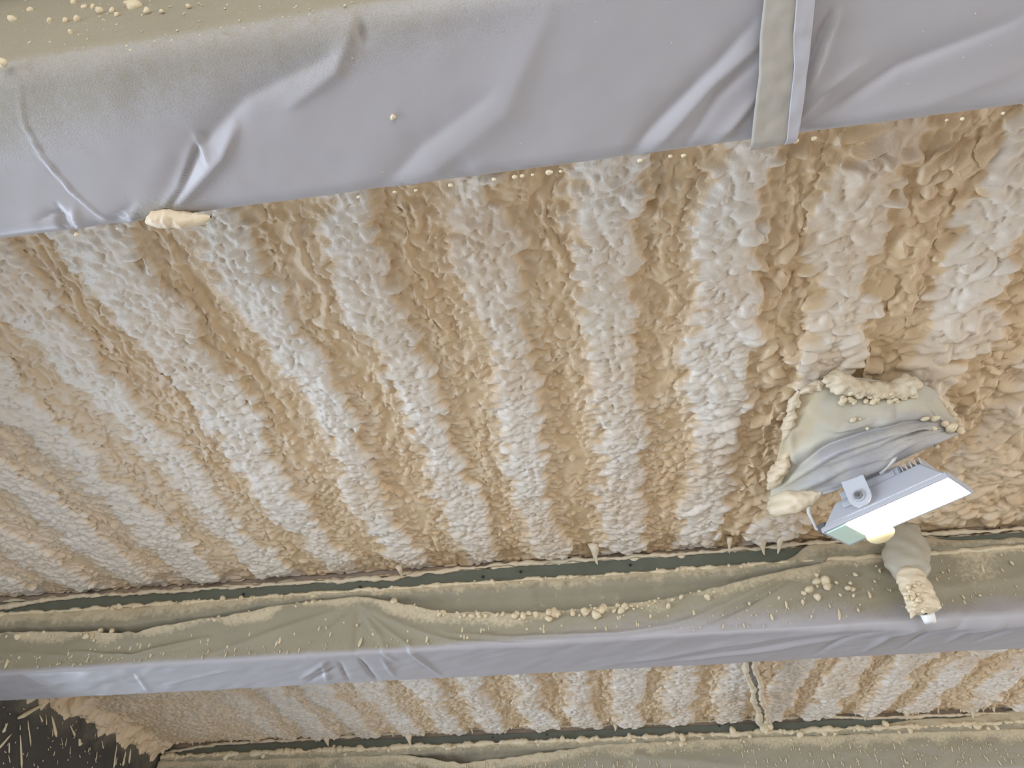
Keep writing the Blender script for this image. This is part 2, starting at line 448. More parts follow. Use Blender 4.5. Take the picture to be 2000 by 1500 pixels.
def profile(y0, y1, zt, zb, rad, res, zt_far):
    """points and normals round the near face, underside and far face"""
    pts = []; nr = []; s = []
    def seg(p, q, n):
        l = math.dist(p, q); k = max(2, int(l / res))
        for i in range(k): pts.append((p[0] + (q[0] - p[0]) * i / k, p[1] + (q[1] - p[1]) * i / k)); nr.append(n)
    def arc(c, a0, a1):
        k = 6
        for i in range(k):
            a = a0 + (a1 - a0) * i / k
            pts.append((c[0] + rad * math.cos(a), c[1] + rad * math.sin(a))); nr.append((math.cos(a), math.sin(a)))
    seg((y0, zt), (y0, zb + rad), (-1, 0))
    arc((y0 + rad, zb + rad), math.pi, 1.5 * math.pi)
    seg((y0 + rad, zb), (y1 - rad, zb), (0, -1))
    arc((y1 - rad, zb + rad), 1.5 * math.pi, 2 * math.pi)
    seg((y1, zb + rad), (y1, zt_far), (1, 0))
    pts.append((y1, zt_far)); nr.append((1, 0))
    return np.array(pts), np.array(nr)

def beam(label, y0, y1, x0, x1, bolts):
    """steel I-beam under the deck, exposed only at its top flange"""
    b = empty('steel_beam', (0.5 * (x0 + x1), 0.5 * (y0 + y1), H(Z_BEAM)))
    tag(b, label, 'beam')
    ym = 0.5 * (y0 + y1)
    box('top_flange', x0, x1, y0 + 0.006, y1 - 0.006, H(1.322), H(1.400), M_STEEL, b, 0.003)
    box('web', x0, x1, ym - 0.012, ym + 0.012, H(1.09), H(1.34), M_STEEL, b)
    box('bottom_flange', x0, x1, y0 + 0.02, y1 - 0.02, H(1.068), H(1.088), M_STEEL, b)
    box('foam_filler', x0, x1, y0 + 0.035, y1 - 0.02, H(1.39), H(1.444), M_FILLER, b)
    for x, z in bolts:
        me = bpy.data.meshes.new('bolt'); bm = bmesh.new()
        bmesh.ops.create_cone(bm, cap_ends=True, segments=6, radius1=0.006, radius2=0.006, depth=0.01)
        bm.to_mesh(me); bm.free(); me.materials.append(M_BOLT)
        o = bpy.data.objects.new('bolt', me); link(o, b)
        o.location = rel(b, (x, y0 + 0.003, H(z))); o.rotation_euler = (math.pi / 2, 0, 0)
    return b

def foam_bead(name, parent, y, z, x0, x1, r0, seed, mat=M_BLOB, amp=0.6, zf=None, gap=None):
    """lumpy strand of foam along the beam"""
    res = 0.006; nx = int((x1 - x0) / res) + 1; na = 9
    xs = np.linspace(x0, x1, nx)
    a = np.linspace(0, 2 * np.pi, na)
    X, A = np.meshgrid(xs, a, indexing='ij')
    r = r0 * (1 + amp * vnoise(X, np.sin(A) * 0.02, 0.05, seed) + amp * 0.6 * vnoise(X, np.cos(A) * 0.02, 0.017, seed + 1))
    if gap is not None: r = r * gap(X)
    r = np.maximum(r, 0.0012)
    zz = z + (zf(X) if zf is not None else 0)
    P = np.stack([X, y + r * np.cos(A) * 0.8 + 0.004 * vnoise(X, 0 * X, 0.1, seed + 2), H(0) + zz + r * np.sin(A)], -1)
    return gridobj(name, P, mat, parent, flip=True)

def film(label, y0, y1, x0, x1, res, disp, spray, zt=1.30, edge=None, zt_far=1.33, mat=None, rad=0.012, cat='plastic sheet'):
    pts, nr = profile(y0, y1, zt, Z_BEAM, rad, res, zt_far)
    s = np.concatenate([[0], np.cumsum(np.hypot(*np.diff(pts, axis=0).T))])
    nx = int((x1 - x0) / res) + 1
    xs = np.linspace(x0, x1, nx)
    X, S = np.meshgrid(xs, s, indexing='ij')
    PY = np.broadcast_to(pts[:, 0], X.shape).copy(); PZ = np.broadcast_to(pts[:, 1], X.shape).copy()
    NY = np.broadcast_to(nr[:, 0], X.shape); NZ = np.broadcast_to(nr[:, 1], X.shape)
    d = disp(X, PY, PZ, S)
    if edge is not None:
        sag, out = edge(X)                        # lower the free upper edge, pull it away from the web
        near = (np.arange(len(s)) < np.searchsorted(s, zt - Z_BEAM - rad))[None, :] * np.ones_like(X)
        f = np.clip(1 - S / (zt - Z_BEAM - rad), 0, 1) * near
        PZ = PZ - sag * f; d = d + out * f ** 1.5
    sp = spray(X, PY, PZ)
    P = np.stack([X, PY + NY * d, H(0) + PZ + NZ * d], -1)
    o = gridobj('plastic_sheet', P, mat or M_FILM, None, {'spray': sp}, solid=0.0012)
    tag(o, label, cat)
    return o

XB0, XB1 = XL + 0.005, XR - 0.005

# ---- nearest beam
B1Y0, B1Y1 = 0.327, 0.627
beam('nearest steel beam hidden inside the large white plastic sheet', B1Y0 + .012, B1Y1 - .012, XB0, XB1, [])
def u1(x, y):                       # a spot on the underside of the nearest beam
    p = at_h(x, y, Z_BEAM); return (p.x, p.y)
CR1 = [
    ([(300, 420), (385, 265), (470, 175), (640, 90)], 0.030, -0.016, 0.6),
    ([(330, 400), (430, 290), (455, 230)], 0.016, 0.016, 0.35),
    ([(290, 425), (340, 350), (372, 260)], 0.012, 0.014, 0.4),
    ([(370, 245), (395, 300)], 0.010, 0.010, 0.4),
    ([(560, 190), (650, 120), (690, 20)], 0.020, 0.012, 0.5),
    ([(690, 10), (700, 70)], 0.014, -0.012, 0.4),
    ([(760, 390), (850, 310), (980, 200), (1070, 0)], 0.045, 0.012, 0.7),
    ([(700, 400), (820, 270), (950, 170)], 0.030, -0.010, 0.6),
    ([(860, 330), (920, 300)], 0.030, -0.008, 0.8),
    ([(1210, 320), (1260, 250), (1400, 110), (1470, 30)], 0.022, -0.012, 0.6),
    ([(1240, 315), (1310, 240), (1400, 140), (1480, 70)], 0.018, 0.011, 0.5),
    ([(1330, 285), (1400, 170), (1480, 100)], 0.016, -0.009, 0.6),
    ([(1380, 290), (1440, 220), (1480, 170)], 0.014, 0.010, 0.5),
    ([(1390, 285), (1470, 240)], 0.012, -0.008, 0.5),
    ([(1560, 240), (1640, 190), (1760, 110), (1990, 20)], 0.022, -0.013, 0.5),
    ([(1565, 215), (1610, 160), (1700, 100)], 0.014, 0.010, 0.5),
    ([(1575, 120), (1600, 60), (1625, 0)], 0.010, -0.010, 0.5),
    ([(1585, 150), (1615, 60), (1640, 0)], 0.012, 0.009, 0.5),
    ([(1600, 240), (1800, 190), (1990, 120)], 0.030, 0.008, 0.6),
    ([(60, 420), (100, 400), (120, 450)], 0.010, -0.010, 0.5),
    ([(100, 385), (130, 440)], 0.010, -0.011, 0.4),
    ([(135, 390), (140, 450)], 0.012, 0.010, 0.5),
    ([(170, 440), (190, 410)], 0.010, -0.008, 0.5),
    ([(200, 440), (255, 385)], 0.014, -0.012, 0.4),
    ([(232, 450), (258, 395)], 0.009, 0.013, 0.4),
    ([(25, 140), (32, 220), (70, 290), (130, 360), (240, 450)], 0.0035, 0.006, 0.6),
]
def disp1(X, PY, PZ, S):
    d = 0.003 * fbm(X + 0.8 * S, S, 0.22, 61) + 0.0006 * vnoise(X + S, S - X, 0.05, 66)
    W = S - (1.43 - Z_BEAM) + B1Y0      # arc length re-based so that the underside reads as Y
    for pts, w, h, sh in CR1:
        d = d + crease(X, W, [u1(*p) for p in pts], w * 0.85, h * 0.62, sh)
    lim = sstep(0.0, 0.02, np.abs(PY - B1Y1))
    return d * (0.15 + 0.85 * lim)
def spray1(X, PY, PZ):
    near = 1 - sstep(0.0, 0.16, (PY - B1Y0) + 0.10 * (X + 0.4))
    f = (0.60 * near + 0.25 * (PZ > Z_BEAM + 0.02) * (PY < B1Y0 + 0.05)) * (1 - sstep(-0.35, 0.35, X) * 0.85)
    p = u1(320, 425)
    f = f + 0.9 * np.exp(-(((X - p[0]) / 0.06) ** 2 + ((PY - p[1] - 0.01) / 0.045) ** 2))
    return np.minimum(f, 0.95)
s1 = film('big smooth white plastic sheet wrapped under the nearest beam, creased with a taped seam', B1Y0, B1Y1, -2.4, 2.0, 0.0045, disp1, spray1, zt=1.43, zt_far=1.30, rad=0.035)
blob_tube('foam_lump', [at_h(x, y, Z_BEAM - 0.002) for x, y in [(286, 434), (305, 428), (335, 427), (365, 430), (395, 427), (412, 424)]], [0.004, 0.016, 0.019, 0.016, 0.011, 0.003], M_BLOB, s1, 0.16, 0.02, 421)

# mist and droplets on the nearest sheet
it = []
for _ in range(150):
    x = random.uniform(0, 700) ** 1.0; y = abs(random.gauss(0, 70)) + (0 if x < 400 else 0)
    lim = 150 - 0.2 * x
    if y > lim: continue
    p = at_h(x, y, Z_BEAM - 0.001)
    if p.y < B1Y0 + 0.012: p = at_Y(x, y, B1Y0 - 0.001); nrm = (0, -1, 0.0)
    else: nrm = (0, 0, -1)
    r = random.uniform(0.0009, 0.0022); it.append((p, nrm, r, r * random.uniform(1, 1.5), r * 0.7))
for _ in range(40):
    x = random.uniform(0, 2000); y = random.uniform(0, 470 - 0.131 * x - 20)
    p = at_h(x, y, Z_BEAM - 0.003); r = random.uniform(0.0005, 0.001)
    it.append((p, (0, 0, -1), r, r, r))
speckle_mesh('foam_droplets', it, M_BLOB, s1)
for x, y, r in [(145, 5, 6), (165, 13, 6), (182, 14, 6), (195, 22, 7), (220, 22, 6), (228, 29, 5), (262, 12, 13), (287, 23, 6), (250, 8, 6), (150, 38, 7),
                (128, 40, 6), (97, 40, 5), (138, 63, 5), (5, 123, 8), (25, 38, 8), (60, 20, 7), (316, 22, 4), (368, 12, 4), (768, 229, 5)]:
    p = at_h(x, y, Z_BEAM - 0.003)
    if p.y < B1Y0 + 0.012: p = at_Y(x, y, B1Y0 - 0.003)
    lump('foam_blob', p, (r / 1150, r / 1150, r / 1150), s1, (random.uniform(0, 6), random.uniform(0, 6), 0))
for x in [812, 770, 965, 1005, 1020, 1040, 1072, 1095, 1250, 1335, 1555, 1590, 150, 230, 880, 700, 1310, 1850, 1880, 1960]:
    p = at_h(x, 478 - 0.1315 * x - 1, Z_BEAM); r = random.uniform(2.2, 4) / 1150 * (2.2 if x == 1072 else 1)
    lump('foam_blob', (p.x, B1Y1 - 0.001, H(Z_BEAM) - 0.001 + random.uniform(0, .004)), (r * 1.3, r, r), s1)

# taped seam across the nearest sheet
M_TAPE = plain('beige_masking_tape', (0.40, 0.37, 0.315), 0.7, 0, 40, 0.08)
M_FLAP = plain('clean_white_film_edge', (0.45, 0.44, 0.46), 0.4)
def strip_under(name, left, right, z, mat, parent, wob, seed):
    n, m = 60, 12
    P = np.zeros((m, n, 3))
    for j in range(n):
        v = j / (n - 1)
        def ev(poly):
            q = v * (len(poly) - 1); i = min(int(q), len(poly) - 2); f = q - i
            return np.array(u1(*poly[i])) * (1 - f) + np.array(u1(*poly[i + 1])) * f
        a, b = ev(left), ev(right)
        for i in range(m):
            u = i / (m - 1); c = a * (1 - u) + b * u
            P[i, j] = (c[0], c[1], 0)
    X, Y = P[..., 0], P[..., 1]
    P[..., 2] = H(z) - wob * vnoise(X, Y, 0.05, seed) - wob * 0.8 * vnoise(X, Y, 0.015, seed + 1)
    endf = sstep(B1Y1 - 0.014, B1Y1 + 0.002, Y)
    P[..., 2] += endf * 0.012
    return gridobj(name, P, mat, parent, solid=0.0015)
tp = strip_under('tape_strip', [(1494, -120), (1487, 0), (1480, 60), (1478, 140), (1466, 240), (1461, 293)], [(1560, -120), (1560, 0), (1556, 60), (1548, 140), (1543, 220), (1536, 278)], Z_BEAM - 0.013, M_TAPE, None, 0.0015, 81)
tag(tp, 'beige masking tape strip across the nearest plastic sheet at upper right', 'tape')
strip_under('folded_edge', [(1552, -120), (1548, 0), (1543, 60), (1545, 120), (1535, 220), (1530, 279)], [(1588, -120), (1584, 0), (1576, 80), (1568, 150), (1558, 230), (1549, 275)], Z_BEAM - 0.0165, M_FLAP, tp, 0.0012, 84)

# ---- second beam
B2Y0, B2Y1 = 2.71, 3.03
b2 = beam('grey-green steel beam showing a thin strip of flange above the drooping plastic', B2Y0, B2Y1, XB0, XB1,
          [(at_Y(x, y, B2Y0).x, at_Y(x, y, B2Y0).z - CAMZ) for x, y in [(298, 1176), (475, 1160), (703, 1146), (943, 1126), (1017, 1116), (1231, 1103)]])
def poly_fn(pix, Y):
    P = [at_Y(x, y, Y) for x, y in pix]
    xs = [p.x for p in P]; zs = [p.z - CAMZ for p in P]
    return lambda X: np.interp(X, xs, zs)
low2 = poly_fn([(-400, 1262), (0, 1238), (80, 1236), (170, 1236), (270, 1236), (330, 1222), (450, 1204), (600, 1176), (700, 1164), (800, 1184), (870, 1198), (1000, 1200), (1150, 1192), (1300, 1172), (1400, 1150), (1550, 1112), (1650, 1085), (2000, 1060), (2400, 1030)], B2Y0 - 0.02)
up2 = poly_fn([(-400, 1252), (0, 1226), (60, 1228), (150, 1223), (250, 1222), (320, 1212), (420, 1199), (600, 1171), (700, 1162), (800, 1164), (900, 1160), (1000, 1155), (1150, 1148), (1300, 1135), (1400, 1128), (1550, 1105), (1650, 1085), (2000, 1060), (2400, 1030)], B2Y0 - 0.012)
ZT2 = 1.34
def w2(x, y):
    p = at_Y(x, y, B2Y0)
    if p.z >= H(Z_BEAM): return (p.x, ZT2 - (p.z - CAMZ))
    q = at_h(x, y, Z_BEAM); return (q.x, ZT2 - Z_BEAM + q.y - B2Y0)
CR2 = [
    ([(705, 1170), (640, 1230), (600, 1280)], 0.020, 0.010, 0.5), ([(705, 1170), (690, 1280)], 0.014, -0.008, 0.5),
    ([(705, 1170), (745, 1240), (770, 1290)], 0.016, 0.009, 0.5), ([(710, 1170), (800, 1260), (860, 1320)], 0.014, 0.010, 0.35),
    ([(712, 1170), (900, 1250), (1100, 1262)], 0.030, 0.012, 0.6), ([(700, 1168), (560, 1215), (420, 1270)], 0.024, 0.010, 0.6),
    ([(590, 1325), (640, 1290)], 0.012, 0.014, 0.4), ([(600, 1332), (660, 1300)], 0.012, -0.012, 0.5), ([(630, 1292), (640, 1330)], 0.012, 0.010, 0.4),
    ([(660, 1290), (680, 1330)], 0.012, -0.010, 0.4), ([(700, 1285), (735, 1330)], 0.014, -0.012, 0.4), ([(745, 1285), (770, 1320)], 0.012, 0.009, 0.4),
    ([(265, 1315), (290, 1350)], 0.014, 0.006, 0.4), ([(50, 1320), (110, 1345)], 0.02, 0.006, 0.5), ([(330, 1335), (460, 1305)], 0.012, 0.005, 0.5),
    ([(1180, 1300), (1400, 1262), (1650, 1225)], 0.030, 0.012, 0.5), ([(1250, 1295), (1450, 1270), (1640, 1240), (1700, 1225)], 0.022, -0.010, 0.5),
    ([(1320, 1290), (1540, 1262), (1700, 1235)], 0.026, 0.012, 0.4), ([(1600, 1275), (1650, 1245), (1720, 1225)], 0.022, -0.012, 0.5),
    ([(1690, 1270), (1740, 1235), (1790, 1215)], 0.020, 0.013, 0.5), ([(1760, 1265), (1830, 1225), (1880, 1200)], 0.020, -0.012, 0.5),
    ([(1850, 1255), (1900, 1220), (1960, 1200)], 0.018, 0.012, 0.5), ([(1900, 1255), (2000, 1220)], 0.018, -0.010, 0.5),
    ([(1380, 1205), (1460, 1160), (1550, 1108)], 0.018, -0.016, 0.4), ([(1330, 1200), (1430, 1150), (1530, 1108)], 0.022, 0.014, 0.5),
    ([(880, 1215), (1000, 1235), (1200, 1235), (1400, 1190)], 0.035, 0.016, 0.7),
    ([(150, 1250), (270, 1268), (330, 1250), (420, 1225)], 0.022, 0.020, 0.5),
    ([(0, 1255), (150, 1265)], 0.03, 0.010, 0.6), ([(1700, 1120), (1850, 1150), (2000, 1130)], 0.04, 0.012, 0.6),
]
def disp2(X, PY, PZ, S):
    d = 0.005 * fbm(X, S * 2, 0.3, 71) + 0.002 * vnoise(X + S, S, 0.06, 72)
    for pts, w, h, sh in CR2: d = d + crease(X, S, [w2(*p) for p in pts], w, h, sh)
    right = sstep(0.6, 1.4, X)                  # towards the lamp the wrap hangs lower and rounder
    d = d + right * 0.030 * np.exp(-((S - (ZT2 - Z_BEAM)) / 0.06) ** 2)
    return d * (0.2 + 0.8 * sstep(0, 0.02, np.abs(PY - B2Y1)))
def edge2(X):
    z = low2(X); pin = np.clip((1.335 - z) / 0.07, 0, 1)
    return ZT2 - z + 0.006 * vnoise(X, 0 * X, 0.04, 73), 0.006 + 0.022 * pin
def spray2(X, PY, PZ):
    face = sstep(Z_BEAM + 0.004, Z_BEAM + 0.03, PZ) * (PY < B2Y0 + 0.03)
    blend = sstep(-1.3, 0.9, X)
    soft = sstep(Z_BEAM + 0.002, Z_BEAM + 0.03 + 0.09 * blend, PZ) * (PY < B2Y0 + 0.03)
    top = sstep(0.0, 0.055, PZ - (low2(X) - 0.06 + 0.03 * vnoise(X, PZ, 0.12, 74)))
    under = 0.12 * (PY >= B2Y0 + 0.03)
    return 0.88 * face * (1 - blend) + 0.72 * soft * blend + 0.50 * top * face + under + 0.35 * sstep(0.4, 1.2, X) * face * (0.7 + 0.6 * vnoise(X, PZ, 0.15, 75))
s2 = film('olive misted plastic sheet drooping from the second beam with a clean lavender underside', B2Y0 - 0.006, B2Y1, XB0 + 0.01, 3.6, 0.009, disp2, spray2, zt=ZT2, edge=edge2)
# crusted upper flap still stuck to the flange
def flap(parent, Y, x0, x1, ztop, zlow, zin, seed, cover_up):
    res = 0.01; n = int((x1 - x0) / res); m = 21
    xs = np.linspace(x0, x1, n); v = np.linspace(0, 1, m)
    X, V = np.meshgrid(xs, v, indexing='ij')
    zl = zlow(X) + 0.006 * vnoise(X, 0 * X, 0.03, seed)
    zt = ztop + 0.004 * vnoise(X, 0 * X, 0.2, seed + 3) + cover_up(X)
    zi = np.minimum(zin(X), zl - 0.004) - 0.05
    V1 = np.clip(V / 0.5, 0, 1); V2 = np.clip(V / 0.5 - 1, 0, 1)
    Z = zt + (zl - zt) * V1 + (zi - zl) * V2
    Yv = Y - 0.006 - 0.010 * np.sin(V1 * 2.4) + 0.005 * vnoise(X, Z, 0.05, seed + 1) + (0.06 + 0.10 * (1 - sstep(-1.2, -0.9, X))) * np.sqrt(V2)
    o = gridobj('upper_flap', np.stack([X, Yv, H(0) + Z], -1), M_FILM, parent, {'spray': 0.85 + 0.70 * (1 - V1) + 0.25 * np.abs(vnoise(X, Z, 0.06, seed + 2))}, solid=0.003)
    return o
flap(s2, B2Y0, XB0 + 0.02, 3.4, 1.330, up2, low2, 91, lambda X: (0.072 + 0.010 * vnoise(X, 0 * X, 0.05, 92)) * sstep(0.70, 0.90, X) * (1 - 0.45 * sstep(1.25, 1.5, X)))
strip_top = poly_fn([(-400, 1212), (0, 1192), (130, 1172), (300, 1161), (450, 1152), (600, 1143), (760, 1135), (830, 1124), (1000, 1106), (1150, 1098), (1300, 1088), (1500, 1074), (1600, 1066), (1700, 1062), (1800, 1050), (2000, 1040)], B2Y0)
foam_bead('foam_bead', b2, B2Y0 - 0.002, 0, XB0 + 0.03, 3.4, 0.009, 95, zf=lambda X: strip_top(X) + 0.012, amp=0.8)
foam_bead('foam_bead', b2, B2Y0 + 0.02, 1.402, XB0 + 0.03, 3.4, 0.011, 97, amp=0.8)
foam_bead('foam_bead', s2, B2Y0 - 0.012, 1.326, XB0 + 0.03, 3.4, 0.008, 99, amp=0.9, mat=M_CRUMB)

def crumbs(parent, Y, xa, xb, zf, n, r0, r1, seed, spread=0.008, out=0.012):
    rd = random.Random(seed)
    for _ in range(n):
        x = rd.uniform(xa, xb); z = float(zf(x)) + rd.gauss(0, spread)
        r = r0 + (r1 - r0) * rd.random() ** 2.2
        lump('foam_blob', (x, Y - out + rd.uniform(-0.004, 0.004), H(z)), (r * rd.uniform(.8, 1.5), r, r * rd.uniform(.8, 1.4)), parent, (rd.uniform(0, 6), rd.uniform(0, 6), rd.uniform(0, 6)))
X2 = lambda x, y=1180: at_Y(x, y, B2Y0).x
crumbs(s2, B2Y0, X2(0), X2(260), lambda x: low2(x) - 0.012, 26, 0.004, 0.013, 1, 0.010, 0.032)
crumbs(s2, B2Y0, X2(420), X2(640), lambda x: low2(x) - 0.006, 26, 0.004, 0.011, 2, 0.005, 0.026)
crumbs(s2, B2Y0, X2(760), X2(1400), lambda x: low2(x) - 0.012, 80, 0.004, 0.014, 3, 0.010, 0.034)
crumbs(s2, B2Y0, X2(990), X2(1180), lambda x: low2(x) - 0.014, 18, 0.008, 0.019, 4, 0.009, 0.036)
crumbs(s2, B2Y0, X2(200), X2(1500), lambda x: 1.325 + 0 * x, 70, 0.004, 0.013, 5, 0.006, 0.016)
crumbs(s2, B2Y0, X2(1560), X2(1700), lambda x: 1.20 + 0 * x, 20, 0.005, 0.018, 6, 0.03, 0.02)
rd = random.Random(44)
it = []
def face_spot(Y, x, z, out=0.012): return Vector((x, Y - out, H(z)))
for _ in range(950):
    x = rd.uniform(XB0 + 0.3, 2.2); z = rd.uniform(Z_BEAM + 0.02, float(low2(x)) - 0.02)
    r = rd.uniform(0.0012, 0.0034)
    it.append((face_spot(B2Y0, x, z, 0.013), (0, -1, 0), r, r * rd.choice([1, 1, 1.4, 2.5, 4.5]), r))
speckle_mesh('foam_droplets', it, M_CRUMB, s2)
for _ in range(150):
    x = rd.uniform(-2.8, 2.0); z = rd.uniform(Z_BEAM + 0.04, float(low2(x)) - 0.03)
    r = rd.uniform(0.0030, 0.0058)
    lump('foam_drip', face_spot(B2Y0, x, z, 0.016), (r, r, r * rd.uniform(1.0, 4)), s2, (0, rd.uniform(-.2, .2), 0))

# ---- third beam
B3Y0, B3Y1 = 5.20, 5.50
b3 = beam('farthest steel beam with a dark flange strip at the bottom of the view', B3Y0, B3Y1, XB0, XB1,
          [(at_Y(x, y, B3Y0).x, at_Y(x, y, B3Y0).z - CAMZ) for x, y in [(492, 1467), (962, 1440), (1068, 1435), (1405, 1418), (1426, 1418)]])
low3 = poly_fn([(-200, 1520), (330, 1486), (770, 1474), (790, 1474), (900, 1490), (1000, 1478), (1180, 1452), (1400, 1442), (2200, 1415)], B3Y0 - 0.02)
CR3 = [([(780, 1475), (860, 1500), (900, 1530)], 0.02, 0.014, 0.4), ([(780, 1475), (950, 1490), (1170, 1455)], 0.02, -0.012, 0.5), ([(1170, 1455), (1300, 1480), (1500, 1500)], 0.04, 0.012, 0.5)]
def w3(x, y):
    p = at_Y(x, y, B3Y0); return (p.x, 1.34 - (p.z - CAMZ))
def disp3(X, PY, PZ, S):
    d = 0.006 * fbm(X, S * 2, 0.3, 171) + 0.003 * vnoise(X + S, S, 0.06, 172)
    for pts, w, h, sh in CR3: d = d + crease(X, S, [w3(*p) for p in pts], w, h, sh)
    return d
def edge3(X):
    return 1.34 - low3(X) + 0.006 * vnoise(X, 0 * X, 0.05, 173), 0.008 + 0 * X
def spray3(X, PY, PZ):
    face = sstep(Z_BEAM + 0.004, Z_BEAM + 0.04, PZ) * (PY < B3Y0 + 0.03)
    return (0.66 + 0.62 * sstep(-0.13, 0.0, PZ - low3(X) + 0.03 * vnoise(X, PZ, 0.08, 175))) * face + 0.1
s3 = film('splattered plastic sheet on the farthest beam along the bottom of the view', B3Y0 - 0.006, B3Y1, XB0 + 0.01, 4.6, 0.013, disp3, spray3, zt=1.34, edge=edge3)
flap(s3, B3Y0, XB0 + 0.02, 4.2, 1.343, lambda X: np.maximum(low3(X), 1.29), low3, 191, lambda X: 0.060 * sstep(1.55, 2.1, X) * (0.8 + 0.5 * vnoise(X, 0 * X, 0.15, 192)))
strip3 = poly_fn([(-200, 1500), (330, 1474), (420, 1458), (640, 1446), (900, 1430), (1200, 1420), (1500, 1408), (1600, 1403), (1700, 1408), (2200, 1390)], B3Y0)
foam_bead('foam_bead', b3, B3Y0 - 0.002, 0, XB0 + 0.02, 4.3, 0.011, 195, zf=lambda X: strip3(X) + 0.016, amp=0.6)
foam_bead('foam_bead', s3, B3Y0 - 0.014, 1.335, XB0 + 0.02, 4.3, 0.014, 199, amp=0.9, mat=M_CRUMB)
crumbs(s3, B3Y0, -3.0, 3.6, lambda x: 1.31 + 0 * x, 60, 0.006, 0.022, 15, 0.018, 0.018)
it = []
for _ in range(1100):
    x = rd.uniform(XB0 + 0.3, 4.0); z = rd.uniform(1.10, float(low3(x)) - 0.01)
    r = rd.uniform(0.002, 0.0045)
    it.append((face_spot(B3Y0, x, z, 0.013), (0, -1, 0), r, r * rd.choice([1, 1, 1.5, 3, 6]), r))
speckle_mesh('foam_droplets', it, M_CRUMB, s3)

# ------------------------------------------------------------------ foam drips at the ridge ends
def tube(name, pts, radii, mat, parent, seg=8, lumpy=0.0, seed=0, local=False):
    pts = [Vector(p) for p in pts]; vs = []; fs = []
    r = random.Random(seed)
    up = Vector((0.3, 0.2, 1)).normalized()
    for i, p in enumerate(pts):
        d = (pts[min(i + 1, len(pts) - 1)] - pts[max(i - 1, 0)]).normalized()
        a = d.cross(up)
        if a.length < 0.05: a = d.cross(Vector((1, 0, 0)))
        a.normalize(); b = d.cross(a)
        for k in range(seg):
            t = 2 * math.pi * k / seg
            rr = radii[i] * (1 + lumpy * r.uniform(-1, 1))
            vs.append(p + a * math.cos(t) * rr + b * math.sin(t) * rr)
    for i in range(len(pts) - 1):
        for k in range(seg):
            fs.append([i * seg + k, i * seg + (k + 1) % seg, (i + 1) * seg + (k + 1) % seg, (i + 1) * seg + k])
    fs.append(list(range(seg))[::-1]); fs.append([(len(pts) - 1) * seg + k for k in range(seg)])
    if local:
        me = bpy.data.meshes.new(name); me.from_pydata(vs, [], fs); me.shade_smooth(); me.materials.append(mat)
        return link(bpy.data.objects.new(name, me), parent)
    return pyobj(name, vs, fs, mat, parent)
decks = [o for o in COL.objects if o.name.startswith('ceiling')]
def drip(deck, x, y, Y, w, ln, k):
    a = at_Y(x, y, Y) ; a = Vector((a.x, Y, a.z))
    up = Vector((0, -0.05, ln * 0.9))
    pts = [a + up * 1.3, a + up * 0.75, a + up * 0.35, a, a - Vector((0, 0, ln * 0.25))]
    bend = Vector((((k * 37) % 11 - 5) * 0.0022, 0, 0))
    pts = [p + bend * (i / 4.0) ** 2 for i, p in enumerate(pts)]
    tube('foam_drip', pts, [w * 1.4, w * 0.95, w * 0.52, w * 0.3, w * 0.06], M_BLOB, deck, 8, 0.18, k)
rdp = random.Random(9)
for k in range(46):
    x = rdp.uniform(20, 1560); y0_ = 1152 - 0.072 * x + rdp.uniform(-14, 8)
    drip(decks[0], x, y0_, 2.66 + rdp.uniform(-.01, .01), rdp.uniform(.006, .015), rdp.uniform(.02, .05), 100 + k)
for k in range(40):
    x = rdp.uniform(360, 1980); y0_ = 1481 - 0.042 * x - 14 + rdp.uniform(-6, 4)
    drip(decks[1], x, y0_, 5.155, rdp.uniform(.010, .022), rdp.uniform(.03, .06), 200 + k)
for k, (x, y, w, ln) in enumerate([(665, 1112, .014, .05), (570, 1098, .012, .04), (145, 1140, .014, .05), (935, 1078, .012, .05), (1102, 1082, .022, .05), (1163, 1098, .018, .05), (1192, 1080, .007, .05),
                                   (1240, 1074, .016, .05), (1392, 1052, .014, .04), (1338, 1040, .010, .04), (1490, 1080, .016, .04), (1523, 1078, .014, .035), (1425, 1078, .010, .03), (785, 1128, .010, .02), (420, 1075, .012, .04), (1305, 1035, .01, .03)]):
    drip(decks[0], x, y, 2.675, w, ln, k)
for k, (x, y, w, ln) in enumerate([(1203, 1422, .035, .08), (915, 1426, .03, .05), (800, 1455, .02, .05), (1690, 1404, .02, .05), (1770, 1404, .018, .04), (1050, 1420, .02, .03), (1900, 1400, .02, .05), (640, 1455, .02, .04), (1600, 1405, .015, .03), (1330, 1405, .015, .03)]):
    drip(decks[1], x, y, 5.165, w, ln, 50 + k)

# metal strap crossing the farther foam bay
st = empty('metal_strap', at_h(1480, 1350, 1.36))
tag(st, 'dirty grey metal strap half buried in foam of the bay behind the second beam', 'strap')
M_STRAP = plain('dusty_galvanised_strap', (0.30, 0.30, 0.29), 0.55, 0.2, 60, 0.6)
q0 = at_h(1462, 1285, 1.345); q1 = at_h(1492, 1408, 1.36)
nseg = 24; vs = []; fs = []
for i in range(nseg + 1):
    c = q0.lerp(q1, i / nseg); wv = 0.016 + 0.006 * math.sin(i * 1.7) + 0.004 * math.sin(i * 4.1); zz = 0.006 * math.sin(i * 2.3)
    for sx in (-1, 1):
        for dz in (0, 0.008): vs.append((c.x + sx * wv, c.y, c.z - 0.012 + zz + dz))
for i in range(nseg):
    a = i * 4; b = a + 4
    fs += [[a, b, b + 2, a + 2], [a + 1, a + 3, b + 3, b + 1], [a, a + 1, b + 1, b], [a + 2, b + 2, b + 3, a + 3]]
fs += [[0, 2, 3, 1], [nseg * 4, nseg * 4 + 1, nseg * 4 + 3, nseg * 4 + 2]]
